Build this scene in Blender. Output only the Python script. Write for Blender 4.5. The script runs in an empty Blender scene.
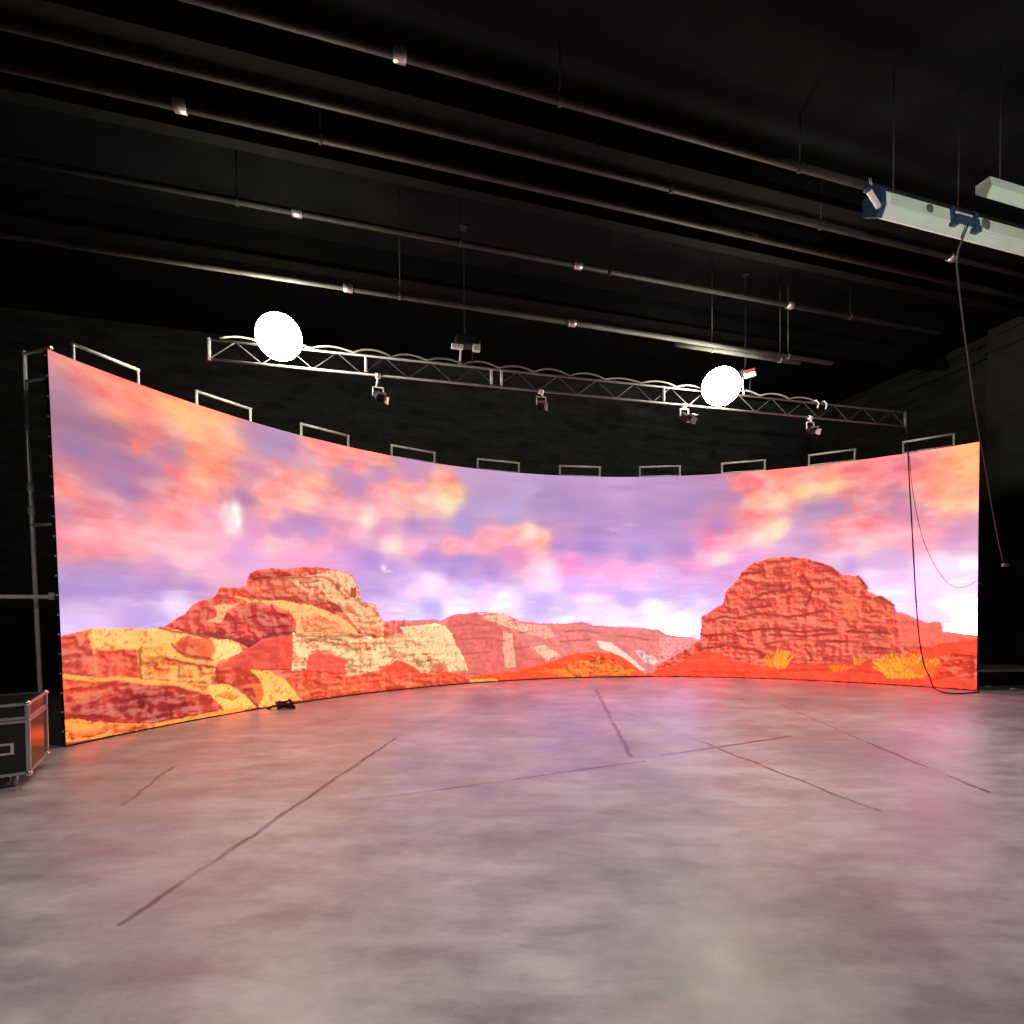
import bpy, bmesh, math, random
import numpy as np
from mathutils import Vector, Matrix

random.seed(7)
SC = bpy.context.scene
COL = SC.collection
V = Vector

# ------------------------------------------------------------------ survey
# Camera at standing eye height; helpers below turn a sighted direction into
# a point on a real surface (floor, wall plane, screen drum, height plane).
F, CX, CY = 500.0, 512.0, 620.0
PITCH, ROLL, EYE = -0.0205, -0.0079, 1.7075
AX, AY, AR = 3.054, 3.19, 9.314          # plan centre and radius of the curved screen
TH0, TH1 = -1.229, 0.743                 # its two ends
SH = 5.0                                 # its height
HEAD = math.radians(15.4)                # the hall is turned this much
U = V((math.cos(HEAD), math.sin(HEAD), 0)); N = V((-math.sin(HEAD), math.cos(HEAD), 0))
CAM = V((0, 0, EYE))

def sight(px, py):
    x = (px-CX)/F; y = -(py-CY)/F
    c, s = math.cos(ROLL), math.sin(ROLL)
    x, y = c*x-s*y, s*x+c*y
    cp, sp = math.cos(PITCH), math.sin(PITCH)
    return V((x, cp-sp*y, sp+cp*y))

def at_z(px, py, z=0.0):
    d = sight(px, py); return CAM+d*((z-EYE)/d.z)
def at_y(px, py, Y):
    d = sight(px, py); return CAM+d*(Y/d.y)
def at_plane(px, py, n, k):
    d = sight(px, py); return CAM+d*((k-CAM.dot(n))/d.dot(n))
def at_drum(px, py, r=AR):
    d = sight(px, py)
    a = d.x*d.x+d.y*d.y; b = -2*(d.x*AX+d.y*AY); c = AX*AX+AY*AY-r*r
    return CAM+d*((-b+math.sqrt(b*b-4*a*c))/(2*a))
def theta(p): return math.atan2(p.x-AX, p.y-AY)
def drum(th, z, r=AR): return V((AX+r*math.sin(th), AY+r*math.cos(th), z))

# ------------------------------------------------------------------ materials
def mat(name, col, rough=0.6, metal=0.0, spec=0.5, emit=None, estr=0.0, noise=0.0, nscale=8.0, bump=0.0):
    m = bpy.data.materials.new(name); m.use_nodes = True
    nt = m.node_tree; b = nt.nodes['Principled BSDF']
    b.inputs['Base Color'].default_value = (*col, 1)
    b.inputs['Roughness'].default_value = rough
    b.inputs['Metallic'].default_value = metal
    b.inputs['Specular IOR Level'].default_value = spec
    if emit:
        b.inputs['Emission Color'].default_value = (*emit, 1)
        b.inputs['Emission Strength'].default_value = estr
    if noise or bump:
        tc = nt.nodes.new('ShaderNodeTexCoord'); nz = nt.nodes.new('ShaderNodeTexNoise')
        nz.inputs['Scale'].default_value = nscale; nz.inputs['Detail'].default_value = 6
        nt.links.new(tc.outputs['Object'], nz.inputs['Vector'])
        if noise:
            r = nt.nodes.new('ShaderNodeValToRGB')
            r.color_ramp.elements[0].position = .3; r.color_ramp.elements[1].position = .7
            r.color_ramp.elements[0].color = (*[c*(1-noise) for c in col], 1)
            r.color_ramp.elements[1].color = (*[min(1, c*(1+noise)) for c in col], 1)
            nt.links.new(nz.outputs['Fac'], r.inputs['Fac']); nt.links.new(r.outputs['Color'], b.inputs['Base Color'])
        if bump:
            bp = nt.nodes.new('ShaderNodeBump'); bp.inputs['Strength'].default_value = bump
            bp.inputs['Distance'].default_value = .02
            nt.links.new(nz.outputs['Fac'], bp.inputs['Height']); nt.links.new(bp.outputs['Normal'], b.inputs['Normal'])
    return m

M = {
 'ceiling': mat('black painted deck', (.003, .0033, .0036), .95, spec=.1, noise=.5, nscale=1.2),
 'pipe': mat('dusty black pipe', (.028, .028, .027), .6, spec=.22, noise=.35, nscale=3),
 'lit_pipe': mat('lamplit dusty pipe', (.06, .06, .057), .6, spec=.25, noise=.35, nscale=3),  # paler copy of the pipe colour, with the floodlights' glow put into it
 'joist': mat('dusty black steel joist', (.004, .004, .004), .9, spec=.08, noise=.3, nscale=2),
 'steel': mat('galvanised steel tube', (.72, .72, .72), .45, .15, noise=.12, nscale=12),
 'alu': mat('mill aluminium', (.55, .55, .55), .35, .8, noise=.15, nscale=9),
 'truss': mat('dull truss aluminium', (.20, .20, .205), .5, .25, noise=.2, nscale=6),
 'black': mat('satin black', (.012, .012, .013), .5, spec=.4),
 'skirt': mat('dull black board', (.06, .065, .06), .7, noise=.3, nscale=5),
 'rubber': mat('black rubber', (.008, .008, .009), .6),
 'case': mat('black laminate', (.012, .012, .013), .28, spec=.5, noise=.3, nscale=20),
 'chrome': mat('bright steel', (.75, .75, .75), .22, .9),
 'white': mat('white enamel', (.78, .8, .76), .4, noise=.06, nscale=5),
 'fixture': mat('off white painted sheet', (.62, .70, .58), .45, noise=.10, nscale=3),
 'stain': mat('dark grime', (.10, .12, .11), .8, noise=.3, nscale=10),
 'navy': mat('navy plastic', (.02, .05, .10), .4),
 'cable': mat('grey cable sheath', (.26, .26, .26), .5),
 'wire': mat('thin dark wire', (.035, .034, .034), .5),
 'red': mat('red enamel', (.45, .05, .05), .4),
 'lacing': mat('dark lacing bars', (.07, .07, .072), .5, .4),
 'lens': mat('lit floodlight lens', (.9, .9, .8), .3, emit=(1.0, .95, .70), estr=90.0),
 'platform': mat('grey platform board', (.5, .5, .48), .7, noise=.25, nscale=5),
 'concrete_dark': mat('painted dark column', (.03, .03, .029), .8, noise=.3, nscale=3),
}

def wall_material():
    m = mat('black painted masonry', (.022, .023, .022), .85, spec=.25)
    nt = m.node_tree; b = nt.nodes['Principled BSDF']
    tc = nt.nodes.new('ShaderNodeTexCoord'); mp = nt.nodes.new('ShaderNodeMapping')
    mp.inputs['Scale'].default_value = (.8, .8, 2.6)
    nz = nt.nodes.new('ShaderNodeTexNoise'); nz.inputs['Scale'].default_value = 1.6; nz.inputs['Detail'].default_value = 7
    nz.inputs['Roughness'].default_value = .65
    rp = nt.nodes.new('ShaderNodeValToRGB')
    rp.color_ramp.elements[0].position = .32; rp.color_ramp.elements[1].position = .72
    rp.color_ramp.elements[0].color = (.012, .0125, .012, 1); rp.color_ramp.elements[1].color = (.052, .054, .051, 1)
    nt.links.new(tc.outputs['Object'], mp.inputs['Vector']); nt.links.new(mp.outputs['Vector'], nz.inputs['Vector'])
    nt.links.new(nz.outputs['Fac'], rp.inputs['Fac']); nt.links.new(rp.outputs['Color'], b.inputs['Base Color'])
    bp = nt.nodes.new('ShaderNodeBump'); bp.inputs['Strength'].default_value = .5; bp.inputs['Distance'].default_value = .03
    nt.links.new(nz.outputs['Fac'], bp.inputs['Height']); nt.links.new(bp.outputs['Normal'], b.inputs['Normal'])
    return m
M['wall'] = wall_material()

def floor_material(segments):
    """Sealed, scuffed concrete with trowel mottling, dark stains and cracks / saw joints."""
    m = bpy.data.materials.new('sealed grey concrete'); m.use_nodes = True
    nt = m.node_tree; L = nt.links; b = nt.nodes['Principled BSDF']
    def node(t, **kw):
        n = nt.nodes.new(t)
        for k, v in kw.items(): setattr(n, k, v)
        return n
    def math_(op, a, bb=None, clamp=False):
        n = node('ShaderNodeMath', operation=op); n.use_clamp = clamp
        for i, v in enumerate((a, bb)):
            if v is None: continue
            if isinstance(v, (int, float)): n.inputs[i].default_value = v
            else: L.new(v, n.inputs[i])
        return n.outputs[0]
    tc = node('ShaderNodeTexCoord'); P = tc.outputs['Object']
    def noise(scale, detail=6, rough=.6, vec=None, dist=0.0):
        n = node('ShaderNodeTexNoise'); n.inputs['Scale'].default_value = scale
        n.inputs['Detail'].default_value = detail; n.inputs['Roughness'].default_value = rough
        n.inputs['Distortion'].default_value = dist
        L.new(vec if vec is not None else P, n.inputs['Vector']); return n.outputs['Fac']
    def ramp(f, p0, c0, p1, c1):
        n = node('ShaderNodeValToRGB'); e = n.color_ramp.elements
        e[0].position = p0; e[1].position = p1; e[0].color = (*c0, 1); e[1].color = (*c1, 1)
        L.new(f, n.inputs['Fac']); return n.outputs['Color']
    mp = node('ShaderNodeMapping'); mp.inputs['Scale'].default_value = (.6, 1.6, 1); mp.inputs['Rotation'].default_value = (0, 0, .2)
    L.new(P, mp.inputs['Vector'])
    big = noise(.6, 6, .62, dist=.15); mid = noise(2.2, 8, .68, mp.outputs['Vector'], .15); fine = noise(22, 4, .6)
    col = ramp(big, .34, (.30, .29, .28), .66, (.58, .555, .54))
    c2 = ramp(mid, .33, (.58, .57, .57), .62, (1.1, 1.1, 1.1))
    mx = node('ShaderNodeMix', data_type='RGBA', blend_type='MULTIPLY'); mx.inputs['Factor'].default_value = .85
    L.new(col, mx.inputs['A']); L.new(c2, mx.inputs['B'])
    # cracks: distance to a set of straight runs on the slab, wobbled a little
    wob = noise(3.0, 3, .5)
    wv = node('ShaderNodeVectorMath', operation='ADD')
    w2 = math_('MULTIPLY', math_('SUBTRACT', wob, .5), .10)
    cmb = node('ShaderNodeCombineXYZ'); L.new(w2, cmb.inputs[0]); L.new(w2, cmb.inputs[1])
    L.new(P, wv.inputs[0]); L.new(cmb.outputs[0], wv.inputs[1])
    sep = node('ShaderNodeSeparateXYZ'); L.new(wv.outputs[0], sep.inputs[0])
    tot = None
    for (a, c, w, dark) in segments:
        dx, dy = c.x-a.x, c.y-a.y; ln = math.hypot(dx, dy); dx /= ln; dy /= ln
        qx = math_('SUBTRACT', sep.outputs[0], a.x); qy = math_('SUBTRACT', sep.outputs[1], a.y)
        al = math_('ADD', math_('MULTIPLY', qx, dx), math_('MULTIPLY', qy, dy))
        ac = math_('ABSOLUTE', math_('SUBTRACT', math_('MULTIPLY', qx, dy), math_('MULTIPLY', qy, dx)))
        line = math_('SUBTRACT', 1.0, math_('DIVIDE', ac, w), True)
        span = math_('MULTIPLY', math_('GREATER_THAN', al, 0.0), math_('LESS_THAN', al, ln))
        v = math_('MULTIPLY', math_('MULTIPLY', line, span), dark)
        tot = v if tot is None else math_('MAXIMUM', tot, v)
    brk = math_('MULTIPLY', tot, math_('MULTIPLY', math_('SUBTRACT', noise(1.7, 3), .22), 3.2, True), True)
    mx2 = node('ShaderNodeMix', data_type='RGBA'); L.new(brk, mx2.inputs['Factor'])
    L.new(mx.outputs['Result'], mx2.inputs['A']); mx2.inputs['B'].default_value = (.02, .018, .018, 1)
    L.new(mx2.outputs['Result'], b.inputs['Base Color'])
    rr = node('ShaderNodeMapRange'); rr.inputs['From Min'].default_value = .3; rr.inputs['From Max'].default_value = .7
    rr.inputs['To Min'].default_value = .30; rr.inputs['To Max'].default_value = .52
    L.new(mid, rr.inputs['Value']); L.new(rr.outputs['Result'], b.inputs['Roughness'])
    b.inputs['Specular IOR Level'].default_value = .55
    bp = node('ShaderNodeBump'); bp.inputs['Strength'].default_value = .35; bp.inputs['Distance'].default_value = .01
    h = math_('SUBTRACT', math_('ADD', math_('MULTIPLY', mid, .8), math_('MULTIPLY', fine, .25)), math_('MULTIPLY', brk, 1.2))
    L.new(h, bp.inputs['Height']); L.new(bp.outputs['Normal'], b.inputs['Normal'])
    return m

# ------------------------------------------------------------------ mesh helpers
def new(): return bmesh.new()

def box(bm, c, s, rot=None, bev=0.0):
    """box of full size s centred at c, optional 3x3 rotation"""
    r = bmesh.ops.create_cube(bm, size=1.0)
    vs = r['verts']
    Mx = Matrix.Translation(V(c)) @ ((rot.to_4x4()) if rot is not None else Matrix()) @ Matrix.Diagonal((*s, 1))
    bmesh.ops.transform(bm, matrix=Mx, verts=vs)
    if bev:
        es = list({e for v in vs for e in v.link_edges})
        bmesh.ops.bevel(bm, geom=es, offset=bev, segments=2, affect='EDGES', profile=.5)
    return bm

def tube(bm, pts, r, n=10, cap=True):
    pts = [V(p) for p in pts]; rings = []
    t = (pts[1]-pts[0]).normalized()
    ref = V((0, 0, 1)) if abs(t.z) < .9 else V((1, 0, 0))
    a = t.cross(ref).normalized()
    for i, p in enumerate(pts):
        if i == 0: tt = (pts[1]-p)
        elif i == len(pts)-1: tt = (p-pts[i-1])
        else: tt = (pts[i+1]-p).normalized()+(p-pts[i-1]).normalized()
        if tt.length < 1e-9: tt = t
        tt.normalize(); a = (a-tt*a.dot(tt)).normalized(); b = tt.cross(a)
        rr = r[i] if isinstance(r, (list, tuple)) else r
        rings.append([bm.verts.new(p+(a*math.cos(2*math.pi*k/n)+b*math.sin(2*math.pi*k/n))*rr) for k in range(n)])
    for i in range(len(rings)-1):
        for k in range(n):
            f = bm.faces.new((rings[i][k], rings[i][(k+1) % n], rings[i+1][(k+1) % n], rings[i+1][k])); f.smooth = True
    if cap:
        bm.faces.new(rings[0][::-1]); bm.faces.new(rings[-1])
    return bm

def lathe(bm, prof, n=32, mx=Matrix()):
    """profile of (radius, height) turned round local z, placed by mx"""
    rings = []
    for (r, z) in prof:
        if r < 1e-5: rings.append([bm.verts.new(mx @ V((0, 0, z)))])
        else: rings.append([bm.verts.new(mx @ V((r*math.cos(2*math.pi*k/n), r*math.sin(2*math.pi*k/n), z))) for k in range(n)])
    for A, B in zip(rings, rings[1:]):
        for k in range(n):
            a0, a1 = A[k % len(A)], A[(k+1) % len(A)]; b0, b1 = B[k % len(B)], B[(k+1) % len(B)]
            q = []
            for v in (a0, a1, b1, b0):
                if v not in q: q.append(v)
            if len(q) > 2:
                f = bm.faces.new(q); f.smooth = True
    return bm

def smooth_path(pts, k=8):
    """Catmull-Rom through the points"""
    pts = [V(p) for p in pts]; out = []
    P = [pts[0]*2-pts[1]]+pts+[pts[-1]*2-pts[-2]]
    for i in range(1, len(P)-2):
        for j in range(k):
            t = j/k; a, b, c, d = P[i-1], P[i], P[i+1], P[i+2]
            out.append(.5*((2*b)+(c-a)*t+(2*a-5*b+4*c-d)*t*t+(3*b-a-3*c+d)*t*t*t))
    out.append(pts[-1]); return out

def obj(name, bm, m, parent=None, label=None, world=False):
    """link the bmesh as ONE mesh object; world=True: the shape was laid out in world space"""
    me = bpy.data.meshes.new(name)
    bmesh.ops.recalc_face_normals(bm, faces=bm.faces)
    if world and parent is not None:
        off = V((0, 0, 0)); q = parent
        while q is not None: off += q.location; q = q.parent
        bmesh.ops.translate(bm, verts=bm.verts, vec=-off)
    elif world:
        xs = [v.co for v in bm.verts]
        lo = V((min(v.x for v in xs), min(v.y for v in xs), min(v.z for v in xs)))
        hi = V((max(v.x for v in xs), max(v.y for v in xs), max(v.z for v in xs)))
        org = V(((lo.x+hi.x)/2, (lo.y+hi.y)/2, lo.z))
        bmesh.ops.translate(bm, verts=bm.verts, vec=-org)
    bm.to_mesh(me); bm.free()
    me.materials.append(m if not isinstance(m, str) else M[m])
    o = bpy.data.objects.new(name, me); COL.objects.link(o)
    if parent is not None: o.parent = parent
    elif world: o.location = org
    if label: o['label'] = label
    return o

def tag(o, label, cat, group=None):
    o['label'] = label; o['category'] = cat
    if group: o['group'] = group
    return o

def thing(name, label, cat, loc=(0, 0, 0), rz=0.0, group=None):
    o = bpy.data.objects.new(name, None); COL.objects.link(o)
    o.empty_display_size = .2; o.location = loc; o.rotation_euler = (0, 0, rz)
    return tag(o, label, cat, group)

def copy_tree(o, parent=None):
    c = o.copy(); COL.objects.link(c)
    if parent is not None: c.parent = parent
    for ch in [k for k in COL.objects if k.parent == o]: copy_tree(ch, c)
    return c

def struct(name, bm, m, label, cat):
    o = obj(name, bm, m); o['kind'] = 'structure'; return tag(o, label, cat)

# ------------------------------------------------------------------ the hall
U0, U1, N0, N1, CZ = -10.0, 14.5, -7.0, 13.4, 8.3
RM = Matrix(((U.x, N.x, 0), (U.y, N.y, 0), (0, 0, 1)))
def room(u, n, z=0.0): return U*u+N*n+V((0, 0, z))
um, nm = (U0+U1)/2, (N0+N1)/2
T = .2
joints = [  # saw joints and cracks sighted on the slab
 ((300, 803), (396, 738), 0.035, 1), ((122, 806), (172, 767), 0.026, .7), ((596, 690), (631, 757), 0.048, .8),
 ((604, 704), (702, 742), 0.019, .55), ((702, 742), (880, 812), 0.032, .95), ((440, 790), (646, 761), 0.026, .75), ((660, 756), (792, 736), 0.035, .95),
 ((770, 700), (866, 742), 0.022, .6), ((866, 742), (990, 793), 0.032, 1), ((360, 800), (440, 790), 0.019, .45), ((300, 803), (120, 925), 0.035, .9)]
segs = [(at_z(*a), at_z(*b), w, d) for a, b, w, d in joints]
bm = box(new(), room(um, nm, -T/2), (U1-U0+2*T, N1-N0+2*T, T), RM)
struct('floor', bm, floor_material(segs), 'scuffed grey concrete floor in front of the screen', 'floor')
bm = box(new(), room(um, nm, CZ+T/2), (U1-U0+2*T, N1-N0+2*T, T), RM)
struct('ceiling', bm, M['ceiling'], 'black painted hall ceiling', 'ceiling')
for nme, u, n, sx, sy in (('wall_back', um, N1+T/2, U1-U0, T), ('wall_front', um, N0-T/2, U1-U0, T),
                          ('wall_left', U0-T/2, nm, T, N1-N0), ('wall_right', U1+T/2, nm, T, N1-N0)):
    struct(nme, box(new(), room(u, n, CZ/2), (sx, sy, CZ), RM), M['wall'], 'black painted hall '+nme.replace('_', ' '), 'wall')
# pilaster on the right wall
pa = at_plane(986, 500, U, U1-.25); pb = at_plane(1040, 500, U, U1-.25)
na, nb = pa.dot(N), pb.dot(N)
struct('trim_1', box(new(), room(U1-.135, (na+nb)/2, CZ/2), (.25, abs(na-nb), CZ-.02), RM), M['concrete_dark'],
       'grey painted pilaster on the right hand wall', 'pilaster')

# ------------------------------------------------------------------ the picture shown by the LED wall
# The desert picture is painted in metres along (s) and up (t) the screen.
ARC = AR*(TH1-TH0)
def st(px, py):
    p = at_drum(px, py); s = AR*(theta(p)-TH0); return (s-float(lean(s, p.z)), p.z)
def lean(s, z):           # the stack of tiles flares a little towards its left end
    return -.017*(z-2.5)*np.clip(1-s/5.0, 0, 1)**1.5
def stl(pts): return np.array([st(*p) for p in pts], dtype=np.float32)

NS, NT = 1181, 341
gs = np.linspace(0, ARC, NS, dtype=np.float32); gt = np.linspace(0, SH, NT, dtype=np.float32)
SS, TT = np.meshgrid(gs, gt)               # rows = height
rng = np.random.RandomState(3)
LAT = [rng.rand(256, 256).astype(np.float32) for _ in range(8)]
def vnoise(x, y, k=0):
    xi = np.floor(x).astype(int); yi = np.floor(y).astype(int); fx = x-xi; fy = y-yi
    fx = fx*fx*(3-2*fx); fy = fy*fy*(3-2*fy); L = LAT[k % 8]
    a = L[yi % 256, xi % 256]; b = L[yi % 256, (xi+1) % 256]; c = L[(yi+1) % 256, xi % 256]; d = L[(yi+1) % 256, (xi+1) % 256]
    return (a*(1-fx)+b*fx)*(1-fy)+(c*(1-fx)+d*fx)*fy
def fbm(x, y, o=5, k=0, g=.5):
    s = 0; a = 1; t = 0
    for i in range(o):
        s = s+a*vnoise(x*2**i+17*i, y*2**i+31*i, k+i); t += a; a *= g
    return s/t-.5

SKY = """52,355,235,120,120 60,375,190,130,150 82,375,235,115,110 75,362,240,125,110 105,372,250,120,90 62,395,170,125,150
100,392,245,115,115 140,395,255,110,85 120,412,255,120,80 175,410,255,160,90 162,399,255,140,80 65,425,165,120,150 95,425,165,120,155
120,430,165,120,155 140,422,235,110,110 136,444,255,120,110 152,437,240,110,110 165,447,200,115,145 75,450,160,120,165 125,455,165,120,165
170,455,175,115,160 150,470,170,120,170 112,480,170,125,175 130,495,170,125,180 88,485,190,130,170 60,465,200,120,140 62,480,250,110,100
72,490,255,115,100 100,502,240,130,140 160,485,240,120,130 175,470,250,110,110 195,455,255,130,85 190,417,255,175,100 212,430,255,165,110
230,442,255,150,110 240,419,250,120,120 225,418,255,150,90 250,435,200,140,170 252,427,185,150,190 195,477,255,180,130 200,490,255,170,150
217,470,255,140,110 225,485,240,130,130 240,495,180,130,175 212,517,235,150,190 175,505,250,130,130 150,510,245,130,130 112,515,245,135,145
80,512,240,125,140 65,515,200,130,170 88,525,245,125,130 62,535,240,130,150 100,535,250,150,150 75,550,255,150,150 105,552,255,160,170
135,550,255,180,180 175,542,255,170,180 195,530,255,165,175 225,537,245,180,200 155,570,235,165,205 187,562,255,195,205 212,575,255,190,205
245,552,225,160,220 75,577,175,140,200 112,576,180,145,205 162,580,185,145,205 100,590,180,155,220 150,588,190,150,215 65,588,180,150,215
75,607,235,200,240 112,612,225,185,240 65,625,230,200,245 100,622,245,210,250 140,617,210,170,235 175,607,245,225,250 155,624,205,180,240
200,587,195,150,215 215,574,240,180,215 265,445,180,145,190 285,437,185,155,195 250,470,220,130,160 290,452,190,145,185 315,442,250,125,115
310,460,230,135,150 335,455,255,130,110 352,447,250,140,120 380,457,255,135,110 360,465,250,140,150 400,460,210,150,190 415,465,200,155,200
265,492,255,145,135 290,477,250,140,130 315,482,255,165,130 302,495,255,185,160 330,495,240,140,150 355,485,195,145,195 345,475,205,145,185
380,475,200,145,195 380,495,250,145,160 395,487,255,150,130 415,490,255,155,140 412,477,215,145,185 447,480,255,140,120 452,490,255,180,120
445,505,255,230,190 425,507,255,190,170 395,510,255,190,185 365,520,255,225,205 350,512,250,155,170 272,512,255,165,160 295,525,200,145,195
280,530,205,145,195 315,532,190,145,205 335,530,235,150,185 255,532,230,150,195 270,545,255,190,200 295,547,255,170,195 322,545,250,165,195
360,542,245,180,205 392,545,255,220,215 415,547,250,175,205 380,530,225,150,195 415,527,190,150,205 465,520,185,155,210 480,500,190,160,210
480,482,200,165,205 465,474,205,165,205 430,522,215,160,200 465,545,245,160,190 485,540,255,175,190 255,562,240,180,225 302,560,240,165,215
340,565,230,165,220 357,555,215,155,220 370,560,195,150,220 390,570,200,160,225 430,562,190,150,220 465,562,185,150,220 465,575,210,170,230
432,585,255,235,250 415,590,250,215,250 400,582,225,185,240 375,587,200,165,230 380,610,240,210,250 430,610,205,180,245 415,617,235,220,255
465,605,250,240,255 485,590,245,210,250 450,595,245,215,250 490,487,200,160,205 527,492,195,165,210 465,530,180,160,215 510,512,190,165,215
455,547,255,160,175 482,542,255,150,165 515,537,255,165,165 530,535,255,215,200 542,537,255,165,150 540,502,175,145,195 545,522,190,150,200
557,540,195,145,205 565,505,180,145,200 580,490,195,150,200 615,490,200,155,205 660,490,190,150,200 602,517,185,145,205 652,517,185,145,205
685,505,185,145,200 590,547,180,145,210 640,553,185,150,215 675,542,190,150,210 455,570,185,150,220 490,570,190,145,215 515,555,235,150,200
545,570,255,215,240 547,585,255,230,250 570,565,245,155,215 590,567,240,165,225 615,572,255,180,230 645,570,250,185,235 685,562,240,160,210
665,577,240,190,240 600,587,240,190,245 630,587,245,200,245 677,587,235,180,240 575,585,235,185,245 465,590,235,215,255 502,602,250,240,255
455,610,255,245,255 545,602,215,185,250 560,610,225,200,255 590,602,250,235,255 627,597,215,180,245 660,595,220,190,245 655,607,255,250,255
685,605,220,195,250 565,622,250,245,255 615,617,255,245,255 665,625,255,250,255 477,580,210,165,235 720,490,185,145,195 735,500,180,140,190
750,480,250,120,120 740,487,245,110,120 755,500,255,170,120 775,487,250,140,130 790,480,255,140,110 780,502,255,215,170 807,492,255,200,130
835,487,255,215,150 825,477,250,150,125 850,470,245,130,130 845,495,240,130,140 750,517,245,130,140 745,507,240,120,130 762,517,255,150,140
780,525,255,225,180 775,535,255,225,190 760,540,255,225,215 740,535,255,165,175 730,530,240,135,165 720,525,190,135,190 712,542,245,135,180
705,555,255,185,215 720,557,255,225,230 685,552,190,145,210 695,565,245,165,220 725,572,225,160,225 710,590,225,180,240 675,590,235,185,240
700,602,240,215,250 685,615,255,250,255 792,512,240,150,165 800,522,200,150,195 815,512,185,145,190 835,505,185,145,190 795,537,220,160,215
785,545,230,175,225 815,537,215,165,215 825,525,235,150,170 840,527,250,140,140 840,540,245,155,165 760,552,240,175,225 750,560,235,165,225
818,472,240,130,120 793,474,245,120,115 830,487,255,205,140 850,467,240,115,110 873,475,245,115,110 888,462,245,120,125 898,470,240,110,130
918,462,245,120,130 898,497,195,120,160 898,507,210,125,160 885,500,225,125,145 873,500,245,125,130 855,507,240,135,145 838,507,185,140,190
815,512,185,145,195 793,535,215,160,210 838,525,240,130,140 868,525,245,130,140 828,535,240,150,175 880,512,240,130,150 853,542,255,190,200
868,547,255,215,220 883,540,255,190,200 903,535,255,180,195 888,525,245,140,160 908,515,220,140,180 923,517,240,150,170 928,487,255,150,130
923,477,250,130,120 943,477,255,150,120 963,455,255,180,100 973,450,255,185,95 953,457,250,145,110 973,472,255,165,100 955,485,255,165,115
948,505,255,215,150 968,505,255,210,150 963,495,250,150,125 943,517,245,155,160 963,517,240,160,170 958,532,215,150,195 973,525,220,155,190
938,537,245,155,180 953,545,225,165,210 923,540,250,170,190 973,542,235,175,210 853,565,215,165,225 838,560,240,200,235 878,560,225,175,225
898,560,225,175,225 873,572,250,225,245 943,560,255,240,255 968,560,255,250,255 928,570,250,230,250 928,590,245,220,245 963,590,250,235,250
953,605,255,250,255 973,617,255,255,255 928,612,250,225,250 903,595,245,235,250 898,575,240,200,240 888,600,255,245,255"""
ctl = np.array([[float(v) for v in w.split(',')] for w in SKY.split()], dtype=np.float32)
cst = stl(ctl[:, :2]); ccol = ctl[:, 2:]

ws = .16*fbm(SS*1.1, TT*1.6, 3, 1)+.07*fbm(SS*4, TT*6, 3, 3)
wt = .12*fbm(SS*1.1+40, TT*1.6+9, 3, 2)+.05*fbm(SS*4+5, TT*6, 3, 4)
def sky(s, t):
    out = np.empty(s.shape+(3,), np.float32)
    for r in range(0, s.shape[0], 8):
        a = s[r:r+8, :, None]; b = t[r:r+8, :, None]
        d2 = ((a-cst[:, 0])/1.25)**2+(b-cst[:, 1])**2
        w = 1/(d2+.03)**2.2
        out[r:r+8] = (w @ ccol)/w.sum(-1, keepdims=True)
    return out
ws = ws+.10*fbm(SS*3.2+7, TT*7, 4, 2); wt = wt+.07*fbm(SS*2.6+3, TT*8, 4, 5)
IMG = sky(SS+ws, TT+wt)
# cloud grain: long soft streaks low down, lumpier higher up
streak = fbm(SS*.9+TT*.2, TT*5.5, 5, 5); lump = fbm(SS*2.6, TT*3.6, 5, 6)
warm = np.clip((IMG[..., 0]-IMG[..., 2]-20)/80, 0, 1)
IMG += (streak*26)[..., None]*np.array([.9, 1.0, .7])+(lump*warm*66)[..., None]*np.array([.12, 1.0, .95])

rip = fbm(SS*3.4+.8*ws, TT*9, 5, 0); wisp = np.clip(fbm(SS*1.6+3*ws, TT*10+6*wt, 5, 4)*4-.35, 0, 1)
IMG += (rip*warm*55)[..., None]*np.array([.10, 1.0, .8])
low = np.clip((2.9-TT)/1.2, 0, 1)
IMG += (wisp*low*26)[..., None]*np.array([.8, .9, .5])
IMG += (255-IMG)*(warm*.16)[..., None]*np.array([0, 1.0, 1.0])
ROCK = np.zeros(SS.shape, np.float32)
ew = .05*fbm(SS*7, TT*7, 4, 2); eh = .05*fbm(SS*7+30, TT*7, 4, 6)      # raggedness of outlines
PS, PT = SS+ew, TT+eh
def inside(poly, soft=False):
    s0, t0 = poly.min(0)-.1; s1, t1 = poly.max(0)+.1
    c0, c1 = np.searchsorted(gs, (s0, s1)); r0, r1 = np.searchsorted(gt, (t0, t1))
    a = PS[r0:r1, c0:c1]; b = PT[r0:r1, c0:c1]; m = np.zeros(a.shape, bool); n = len(poly)
    for i in range(n):
        xa, ya = poly[i]; xb, yb = poly[(i+1) % n]
        if ya == yb: continue
        hit = ((ya > b) != (yb > b)) & (a < (xb-xa)*(b-ya)/(yb-ya)+xa)
        m ^= hit
    return (slice(r0, r1), slice(c0, c1)), m
def fill(pts, col, amt=1.0, grain=.10, fade=None):
    sl, m = inside(stl(pts)); c = np.array(col, np.float32)
    g = 1+grain*1.9*GR[sl]
    v = c[None, None, :]*g[..., None]
    w = (m*amt)[..., None]
    if grain >= .10 and amt > .75:      # light along the upper rim of a rock, dark along its foot
        up = m & ~np.roll(m, -2, 0); dn = m & ~np.roll(m, 2, 0)
        v = v*np.where(up, 1.10, np.where(dn, .80, 1.0))[..., None]
    ROCK[sl] = np.where(m, grain/.12 if grain > .1 else grain/.4, ROCK[sl])
    IMG[sl] = IMG[sl]*(1-w)+v*w
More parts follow.
